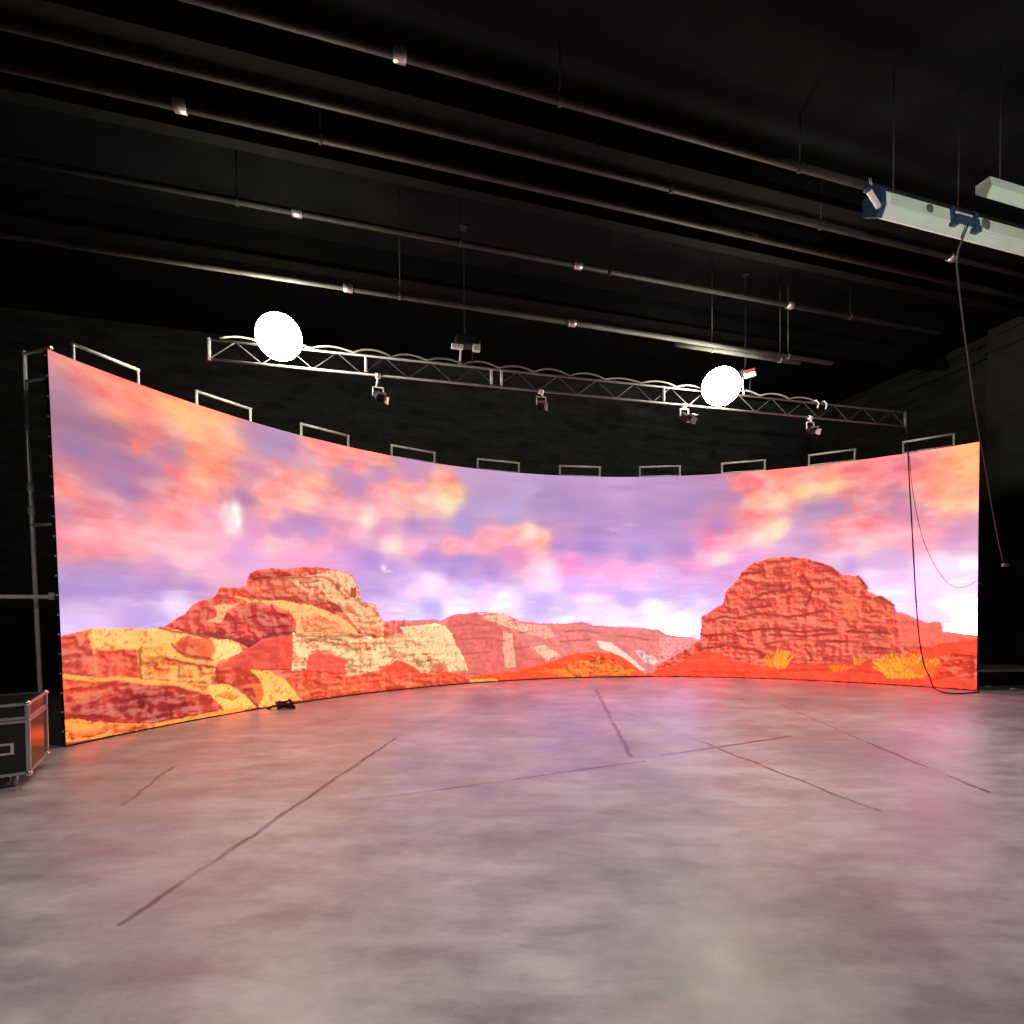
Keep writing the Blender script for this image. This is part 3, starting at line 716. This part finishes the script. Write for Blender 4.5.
# ------------------------------------------------------------------ small spotlights under the truss
SG = 'small spotlights under the truss'
def make_spot(px, label, tilt, drop):
    k = along(px); c = tp(k, .0, 0)
    t = thing('spotlight', label, 'spotlight', c, math.atan2(td.y, td.x), group=SG)
    obj('clamp', lathe(new(), [(0, -.045), (.042, -.045), (.042, .04), (0, .04)], 12, Matrix.Translation((0, 0, -.01)) @ Matrix.Rotation(math.pi/2, 4, 'Y')), 'steel', t, 'bright clamp')
    obj('drop_arm', tube(new(), [(0, 0, -.03), (-.03*tilt, 0, -drop)], .016, 8), 'steel', t)
    bm = new(); w = .085
    tube(bm, [(-w, 0, -drop-.14), (-w, 0, -drop), (w, 0, -drop), (w, 0, -drop-.14)], .012, 8); obj('yoke', bm, 'steel', t)
    R = Matrix.Translation((0, 0, -drop-.14)) @ aim((.25*tilt, -.75, -.55))
    obj('lamp_body', lathe(new(), [(0, -.13), (.05, -.13), (.066, -.10), (.070, .10), (.076, .10), (.076, .13), (.066, .13), (.062, .10), (0, .10)], 18, R), 'black', t)
    obj('barn_door', box(new(), R @ V((0, .085, .17)), (.13, .006, .11), R.to_3x3() @ Matrix.Rotation(-.5, 3, 'X')), 'alu', t)
    obj('side_door', box(new(), R @ V((.09, 0, .17)), (.006, .12, .11), R.to_3x3() @ Matrix.Rotation(.5, 3, 'Y')), 'alu', t)
    return t
make_spot(380, 'small black spotlight under the truss, right of the left floodlight', 1, .20)
make_spot(543, 'small black spotlight under the middle of the truss', -1, .10)
make_spot(686, 'small black spotlight under the truss, just left of the right floodlight', 1, .08)
make_spot(812, 'small black spotlight under the truss near its right end', -1, .10)
for px, lb in ((816, 'left of two pale hook clamps on the truss face near its right end'), (824, 'right of two pale hook clamps on the truss face near its right end')):
    k = along(px); a = tp(k, -.03, TB+.02)
    bm = tube(new(), [tp(k, .02, TB+.045), tp(k, -.045, TB+.04), tp(k+.05, -.06, TB-.02), tp(k+.03, -.05, TB-.12)], .016, 8)
    tag(obj('hook_clamp', bm, 'steel', world=True), lb, 'clamp', 'hook clamps on the truss')

# ------------------------------------------------------------------ chain hoists
def make_hoist(px, zb, label, accent, ztop, swap=1, size=1.0):
    k = along(px); c = tp(k, 0, zb)
    t = thing('chain_hoist', label, 'chain hoist', c, math.atan2(td.y, td.x), group='chain hoists above the truss')
    s = size
    obj('motor_body', box(new(), (0, 0, .09*s), (.34*s, .2*s, .16*s), bev=.03), 'black', t)
    obj('end_bell', lathe(new(), [(0, -.06), (.08*s, -.06), (.085*s, .04), (0, .05)], 16, Matrix.Translation((.22*s, 0, .1*s)) @ Matrix.Rotation(math.pi/2, 4, 'Y')), 'black', t)
    if accent == 'white':
        obj('bracket', box(new(), (-.14*s, -.06, -.03*s), (.20*s, .08, .07*s), bev=.01), 'white', t, 'white bracket')
        obj('bracket', box(new(), (.19*s, -.06, -.02*s), (.13*s, .08, .11*s), bev=.01), 'white', t, 'white bracket')
    else:
        obj('bracket', box(new(), (.04, -.08, .02), (.26, .03, .10), Matrix.Rotation(-.35, 3, 'Y'), bev=.01), 'white', t, 'pale tilted plate')
        obj('trim_bar', box(new(), (.02, -.085, .10), (.26, .03, .03), Matrix.Rotation(-.35, 3, 'Y')), 'red', t, 'red bar')
    dz = TB+.025-zb
    for x, r in ((-.07*s, .016), (.14*s, .008)):
        obj('sling_leg', tube(new(), [(x, 0, 0), (x-.01, .0, dz*.5), (x-.02*swap, 0, dz)], r, 8), 'steel' if r > .01 else 'pipe', t)
    bm = new(); zz = .17*s; i = 0
    while zz+c.z < ztop-.03:      # chain of alternating links
        ax = V((.013, 0, 0)) if i % 2 else V((0, .013, 0))
        ring = [V((0, 0, zz+.035))+ax*math.cos(a)+V((0, 0, .04))*math.sin(a) for a in [j*math.pi/4 for j in range(9)]]
        tube(bm, ring, .004, 5, False); zz += .062; i += 1
    obj('chain', bm, 'pipe', t)
    obj('ceiling_anchor', box(new(), (0, 0, ztop-c.z-.012), (.12, .12, .024)), 'black', t)
    return t
make_hoist(467, .62, 'black chain hoist with two white brackets above the middle of the truss', 'white', CZ, 1, 1.0)
make_hoist(747, .66, 'chain hoist with a pale tilted plate right of the right floodlight', 'red', CZ, -1, .8)

# ------------------------------------------------------------------ ceiling pipes and joists, parallel to the back wall
PG = 'pipes under the ceiling'
def ceiling_pipe(px, py, z, r, label, couplings=(), hangers=(), u0=U0+.02, u1=U1-.02, m='pipe'):
    p = at_z(px, py, z); u = p.dot(U); n = p.dot(N)
    t = thing('ceiling_pipe', label, 'pipe', room(u, n, z), HEAD, group=PG)
    obj('pipe', tube(new(), [(u0-u, 0, 0), (u1-u, 0, 0)], r, 12), m, t)
    def uu(x):   # run along the pipe under a sighting column
        d = sight(x, py+(x-px)*.17); q = CAM+d*((n-CAM.dot(N))/d.dot(N)); return q.dot(U)-u
    for x in couplings:
        k = uu(x); obj('coupling', tube(new(), [(k-.07, 0, 0), (k-.06, 0, 0), (k+.06, 0, 0), (k+.07, 0, 0)], [r*1.1, r*1.45, r*1.45, r*1.1], 12), 'alu', t)
    for x in hangers:
        k = uu(x); bm = tube(new(), [(k, 0, r*.8), (k, 0, CZ-z)], .010, 6)
        tube(bm, [(k-.02, 0, 0), (k+.02, 0, 0)], r*1.3, 12); obj('hanger_rod', bm, m, t)
    return t
ceiling_pipe(512, 253, 7.5, .045, 'long dark ceiling pipe crossing above the hoist from far left', (297, 578, 790), (237, 460, 610, 850), u1=11.6)
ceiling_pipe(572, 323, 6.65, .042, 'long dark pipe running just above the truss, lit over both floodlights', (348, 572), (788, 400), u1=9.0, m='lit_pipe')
pu = [at_z(x, y, 6.62).dot(U) for x, y in ((676, 344), (800, 362))]
ceiling_pipe(730, 352, 6.62, .05, 'short pipe above the right floodlight, standing in for a lit stretch of joist', (), (712, 780), pu[0], pu[1], 'lit_pipe')  # added piece, cut to the length where a joist catches the lamp
ceiling_pipe(740, 205, 7.6, .05, 'dark ceiling pipe passing below the white ceiling fixture', (952,), (671, 821))
ceiling_pipe(660, 128, 7.6, .05, 'dark ceiling pipe highest in the view, above the white fixture', (400,), (560, 800))
ceiling_pipe(240, 120, 7.6, .05, 'dark ceiling pipe high in the left of the view', (180,), (320,))
def joist(px, py, z, h, w, label, u0=U0+.6, u1=U1-.6):
    p = at_z(px, py, z); n = p.dot(N)
    t = thing('ceiling_joist', label, 'joist', room(0, n, z), HEAD, group='steel joists under the ceiling')
    obj('flange', box(new(), ((u0+u1)/2, 0, .012), (u1-u0, w, .024)), 'joist', t)
    obj('web', box(new(), ((u0+u1)/2, 0, (CZ-z)/2+.012), (u1-u0, .02, CZ-z-.026)), 'joist', t)
    return t
joist(265, 262, 7.75, .5, .22, 'dark steel ceiling joist above the left floodlight')
joist(740, 253, 7.7, .5, .16, 'dark steel ceiling joist between the two long ceiling pipes')
joist(512, 130, 7.9, .5, .2, 'dark steel ceiling joist overhead, nearest the camera')

# conduits on the right wall
for (a, c, lb) in (((1060, 313), (905, 379), 'upper of two thin conduits along the right wall'), ((1060, 325), (905, 395), 'lower of two thin conduits along the right wall')):
    P, Q = at_plane(*a, U, U1-.035), at_plane(*c, U, U1-.035); z = (P.z+Q.z)/2
    P.z = Q.z = z
    P = P-N*4
    # pilaster is crossed on its face
    t = thing('conduit', lb, 'conduit', (P+Q)/2, group='conduits on the right wall')
    n1 = max(na, nb)+.04; n0 = min(na, nb)-.04
    def w_(n, o): return room(U1-o, n, z)
    path = [w_(P.dot(N), .035), w_(n0, .035), w_(n0, .30), w_(n1, .30), w_(n1, .035), w_(Q.dot(N), .035)]
    obj('pipe', tube(new(), path, .022, 8), 'pipe', t, world=True)
    for k in range(4):
        n = n1+.3+k*(Q.dot(N)-n1-.4)/3
        obj('saddle', box(new(), w_(n, .028), (.05, .06, .06), RM), 'pipe', t, world=True)

# ------------------------------------------------------------------ white ceiling fixtures at the upper right
def prism(bm, x0, x1, sec):
    A = [bm.verts.new((x0, y, z)) for y, z in sec]; B = [bm.verts.new((x1, y, z)) for y, z in sec]; n = len(sec)
    for k in range(n): bm.faces.new((A[k], A[(k+1) % n], B[(k+1) % n], B[k]))
    bm.faces.new(A[::-1]); bm.faces.new(B); return bm
def fixture(px, py, z, length, fh, fd, label, detail):
    p = at_z(px, py, z); t = thing('ceiling_fixture', label, 'ceiling fixture', p, HEAD, group='white ceiling fixtures')
    # local x along, y back, z up; origin = front lower edge at the left end
    sec = [(0, 0), (.055, -.105), (fd*.85, .02), (fd*.85, fh), (.02, fh)]
    big = lambda e: [(-e, 0), (.055-e*.6, -.105-e), (fd*.85+e, .02-e), (fd*.85+e, fh+e), (.02-e, fh+e)]
    obj('housing', prism(new(), 0, length, sec), 'fixture', t)
    if detail:
        obj('edge_trim', box(new(), (length/2, -.004, .006), (length-.1, .012, .022)), 'white', t, 'bright edge strip')
        for x in (-.06, length-.02): obj('end_cap', prism(new(), x, x+.08, big(.02)), 'navy', t, 'navy blue end cap')
        for x, r in ((.75, .055), (1.72, .075)):
            bm = lathe(new(), [(0, -.003), (r, -.003), (r*.9, .004), (0, .004)], 20, Matrix.Translation((x, .006, fh*.6)) @ Matrix.Rotation(math.pi/2, 4, 'X')); obj('stain', bm, 'stain', t, 'dark round stain')
        for x in (1.12, 1.52):
            bm = box(new(), (x, -.006, fh/2), (.05, .03, fh+.04), Matrix.Rotation(-.1, 3, 'X')); box(bm, (x, fd/2, fh+.012), (.05, fd, .02)); obj('strap', bm, 'navy', t, 'navy strap')
        bm = new(); box(bm, (1.32, -.03, .045), (.40, .055, .09), bev=.02); box(bm, (1.12, -.02, -.005), (.10, .08, .08), bev=.02); box(bm, (1.5, -.02, -.02), (.12, .08, .08), bev=.02); obj('junction_box', bm, 'navy', t, 'navy junction box')
        obj('bracket_tube', tube(new(), [(-.06, .02, -.02), (-.30, -.06, .04), (-.34, -.07, .055)], .030, 10), 'white', t, 'white angled tube')
        obj('bracket_arm', tube(new(), [(-.33, -.06, .05), (-.24, -.03, .16), (-.22, 0, .26)], .013, 8), 'steel', t)
        obj('elbow', box(new(), (-.345, -.07, .055), (.07, .07, .07), bev=.02), 'navy', t)
        obj('end_plate', box(new(), (.045, -.012, .06), (.07, .02, .12)), 'white', t)
    for x in ((.3, 1.4, length-.4) if length > 2 else (.3, length-.3)):
        obj('hanger_rod', tube(new(), [(x, fd/2, fh), (x, fd/2, CZ-z)], .008, 6), 'pipe', t)
    return t
FX = fixture(884, 204.5, 6.5, 3.2, .185, .24, 'long off-white box fixture with navy ends at the upper right', True)
fixture(992, 185, 6.7, 3.0, .12, .2, 'pale ceiling fixture at the far upper right, nearer than the navy ended one', False)

# ------------------------------------------------------------------ cables at the right
kr = tl
pts = [tp(tl-.02, 0, -.02), tp(tl+.01, -.04, -.12)]
pts += [drum(theta(at_drum(907.5, 446)), 5.34, AR+.28), drum(theta(at_drum(908, 446)), 5.10, AR+.06), drum(theta(at_drum(908, 452)), 5.03, AR-.02)]
pts += [at_drum(x, y, AR-.045) for x, y in ((909, 475), (911, 510), (913.5, 555), (916, 600), (919.5, 640), (924, 664), (929, 676))]
pts += [at_z(x, y, .016) for x, y in ((934, 687.5), (943, 692), (955, 693.5), (968, 693), (979, 692))]
tag(obj('hanging_cable', tube(new(), smooth_path(pts, 6), .013, 8), 'rubber', world=True), 'black cable hanging from the truss end down the right of the screen', 'cable')
pts = [at_drum(909.5, 456, AR-.05)]+[at_drum(x, y, AR-.05) for x, y in ((912, 485), (917, 515), (924, 542), (934, 564), (944, 579), (953, 586.5), (962, 587.5), (970, 585), (977, 581))]
pts += [at_y(983, 585.5, 10.0), at_y(992, 586, 10.4), at_y(1004, 583, 10.9)]
tag(obj('slack_wire', tube(new(), smooth_path(pts, 6), .006, 6), 'wire', world=True), 'thin slack wire looping across the right edge of the screen', 'wire')
fr = FX.matrix_basis @ V((1.32, -.05, 0))
sights = [(957.5, 255, 6.55), (959, 285, 6.8), (963, 320, 7.15), (968, 358, 7.55), (973, 395, 7.95), (979, 432, 8.35), (986, 470, 8.75), (993, 512, 9.15), (1000, 548, 9.5), (1003.5, 562, 9.62)]
c = thing('drop_cable', 'thin grey cable dropping from the white ceiling fixture beside the screen', 'cable', at_y(1003.5, 562, 9.62))
pts = [fr]+[at_y(*s) for s in sights]
obj('lead', tube(new(), smooth_path(pts, 6), .011, 8), 'wire', c, world=True)
bm = box(new(), at_y(1005, 565, 9.62), (.10, .06, .06), bev=.012); obj('plug', bm, 'cable', c, 'pale plug', world=True)

# ------------------------------------------------------------------ road case at the left
cr = at_z(29.5, 787, 0); a = V((-.56, .83, 0)).normalized(); bd = V((-a.y, a.x, 0))
# local x runs left along the front, local y runs back
W, D, Hc, zb = 1.05, .82, .70, .13
rz = math.atan2(bd.y, bd.x)
# local frame: x -> -bd (to the right), y -> a (back); origin at the front right corner
Rz = math.atan2(-bd.y, -bd.x)
fc = thing('flight_case', 'black flight case with aluminium edges on casters by the left edge', 'flight case', cr, Rz)
hl = .16
obj('body', box(new(), (-W/2, D/2, zb+(Hc-hl)/2), (W, D, Hc-hl-.004), bev=.006), 'case', fc)
obj('lid', box(new(), (-W/2, D/2, zb+Hc-hl/2), (W, D, hl-.004), bev=.006), 'case', fc)
def frame_edges(z0, z1, name):
    e_ = .028; bm = new()
    for z in (z0+e_/2, z1-e_/2):
        for y in (0, D): box(bm, (-W/2, y, z), (W+.012, .012, e_))
        for x in (0, -W): box(bm, (x, D/2, z), (.012, D+.012, e_))
    for x in (0, -W):
        for y in (0, D): box(bm, (x, y, (z0+z1)/2), (.036, .036, z1-z0), bev=.006)
    return obj(name, bm, 'alu', fc)
frame_edges(zb, zb+Hc-hl-.003, 'body_edging'); frame_edges(zb+Hc-hl+.003, zb+Hc+.004, 'lid_edging')
for x in (0, -W):
    for y in (0, D):
        for z in (zb+.01, zb+Hc-.005):
            bm = new(); bmesh.ops.create_icosphere(bm, subdivisions=3, radius=.030); bmesh.ops.translate(bm, verts=bm.verts, vec=(x, y, z))
            for f in bm.faces: f.smooth = True
            obj('ball_corner', bm, 'chrome', fc)
for x in (-.20, -.80):
    bm = new(); box(bm, (x, -.008, .40+zb-.13), (.20, .010, .115), bev=.004)
    d = obj('handle_dish', bm, 'chrome', fc)
    box_ = box(new(), (x, -.013, .40+zb-.13), (.15, .006, .07)); obj('dish_recess', box_, 'case', d)
    obj('handle_bar', tube(new(), [(x-.07, -.022, .40+zb-.13), (x+.07, -.022, .40+zb-.13)], .009, 8), 'rubber', d)
for x in (-.13, -W+.13):
    for y in (.13, D-.13):
        bm = box(new(), (x, y, zb-.008), (.10, .10, .012)); cst_ = obj('caster', bm, 'chrome', fc)
        bm = new(); box(bm, (x-.022, y, .085), (.006, .05, .07)); box(bm, (x+.022, y, .085), (.006, .05, .07)); obj('fork', bm, 'chrome', cst_)
        bm = lathe(new(), [(0, -.017), (.044, -.017), (.05, -.008), (.05, .008), (.044, .017), (0, .017)], 20, Matrix.Translation((x, y, .0505)) @ Matrix.Rotation(math.pi/2, 4, 'Y')); obj('wheel', bm, 'cable', cst_)

# ------------------------------------------------------------------ bits on the floor
q = at_z(286, 709, 0); rs = random.Random(4); bm = new()
pts = []
for i in range(70):
    f = i/69; an_ = f*math.pi*7; r = .10+.035*math.sin(f*19)
    pts.append(q+V((r*1.25*math.cos(an_), r*.8*math.sin(an_), .018+.12*f+.018*math.sin(an_*1.7))))
pts = [q+V((-.36, .05, .016)), q+V((-.28, -.03, .016)), q+V((-.2, .02, .05))]+pts
kb = thing('cable_coil', 'small heap of black cable on the floor at the foot of the left boulders', 'cable', q)
obj('loops', tube(bm, smooth_path(pts, 3), .018, 8), 'rubber', kb, world=True)
obj('tie', tube(new(), smooth_path([q+V((.16, 0, .02)), q+V((.09, -.05, .14)), q+V((.05, .02, .17)), q+V((.12, .05, .08))], 5), .014, 8), 'black', kb, world=True)

pf = thing('low_platform', 'low grey topped black platform on the floor right of the LED wall', 'platform', (10.85, 11.15, 0))
obj('deck', box(new(), (10.85, 11.15, .325), (1.95, 1.05, .05), bev=.006), 'platform', pf, 'grey top board', world=True)
obj('skirt', box(new(), (10.85, 11.16, .17), (1.88, .96, .26)), 'black', pf, world=True)
for x in (9.93, 11.77):
    for y in (10.68, 11.62): obj('leg', box(new(), (x, y, .15), (.05, .05, .30)), 'steel', pf, world=True)
for px, py, s, lb, m in ((988, 686.5, .055, 'pale scrap on the floor nearest the screen, before the low platform', 'platform'), (1013, 689, .05, 'pale scrap on the floor before the right of the low platform', 'platform')):
    p = at_z(px, py+1.5, 0); bm = new(); bmesh.ops.create_icosphere(bm, subdivisions=2, radius=s)
    for v in bm.verts: v.co.z *= .5; v.co.x *= 1.4; v.co *= 1+rs.uniform(-.18, .18)
    zm = min(v.co.z for v in bm.verts); bmesh.ops.translate(bm, verts=bm.verts, vec=p+V((0, 0, -zm)))
    tag(obj('crumpled_scrap', bm, m, world=True), lb, 'scrap', 'scraps on the floor')

# ------------------------------------------------------------------ light
# unseen lamps under the ceiling, added to brighten the floor
def area(name, loc, tgt, size, power, col=(1, .97, .9)):
    l = bpy.data.lights.new(name, 'AREA'); l.shape = 'RECTANGLE'; l.size, l.size_y = size; l.energy = power; l.color = col; l.spread = math.radians(125)
    o = bpy.data.objects.new(name, l); COL.objects.link(o); o.location = loc
    o.rotation_euler = (V(tgt)-V(loc)).to_track_quat('-Z', 'Y').to_euler(); return o
for u, n in ((-1.0, 2.0), (5.0, 3.5)):
    area('fill_light', room(u, n, 6.4), room(u, n+.8, 0), (2.4, .3), 88, (1, .9, .87))

l = bpy.data.lights.new('fill_light', 'SPOT'); l.energy = 1500; l.spot_size = math.radians(38); l.spot_blend = .6; l.shadow_soft_size = .15; l.color = (1, 1, .93)  # unseen spot, added to brighten the front of the white fixture
o = bpy.data.objects.new('fill_light', l); COL.objects.link(o); o.location = room(5.5, -2.5, 3.0)
o.rotation_euler = (FX.location+U*1.8-o.location).to_track_quat('-Z', 'Y').to_euler()

w = bpy.data.worlds.new('World'); SC.world = w; w.use_nodes = True
w.node_tree.nodes['Background'].inputs[0].default_value = (0, 0, 0, 1)

# ------------------------------------------------------------------ camera
cd = bpy.data.cameras.new('Camera'); cam = bpy.data.objects.new('Camera', cd); COL.objects.link(cam)
cd.sensor_width = 36; cd.lens = F/1024*36; cd.shift_y = (CY-512)/1024; cd.clip_end = 100; cd.clip_start = .05
cam.matrix_world = Matrix.Translation(CAM) @ Matrix.Rotation(math.pi/2+PITCH, 4, 'X') @ Matrix.Rotation(ROLL, 4, 'Z')
SC.camera = cam
SC.view_settings.view_transform = 'Standard'; SC.view_settings.look = 'None'
SC.view_settings.exposure = 0; SC.view_settings.gamma = 1; SC.view_settings.use_curve_mapping = False
SC.cycles.use_denoising = True
SC.cycles.max_bounces = 6
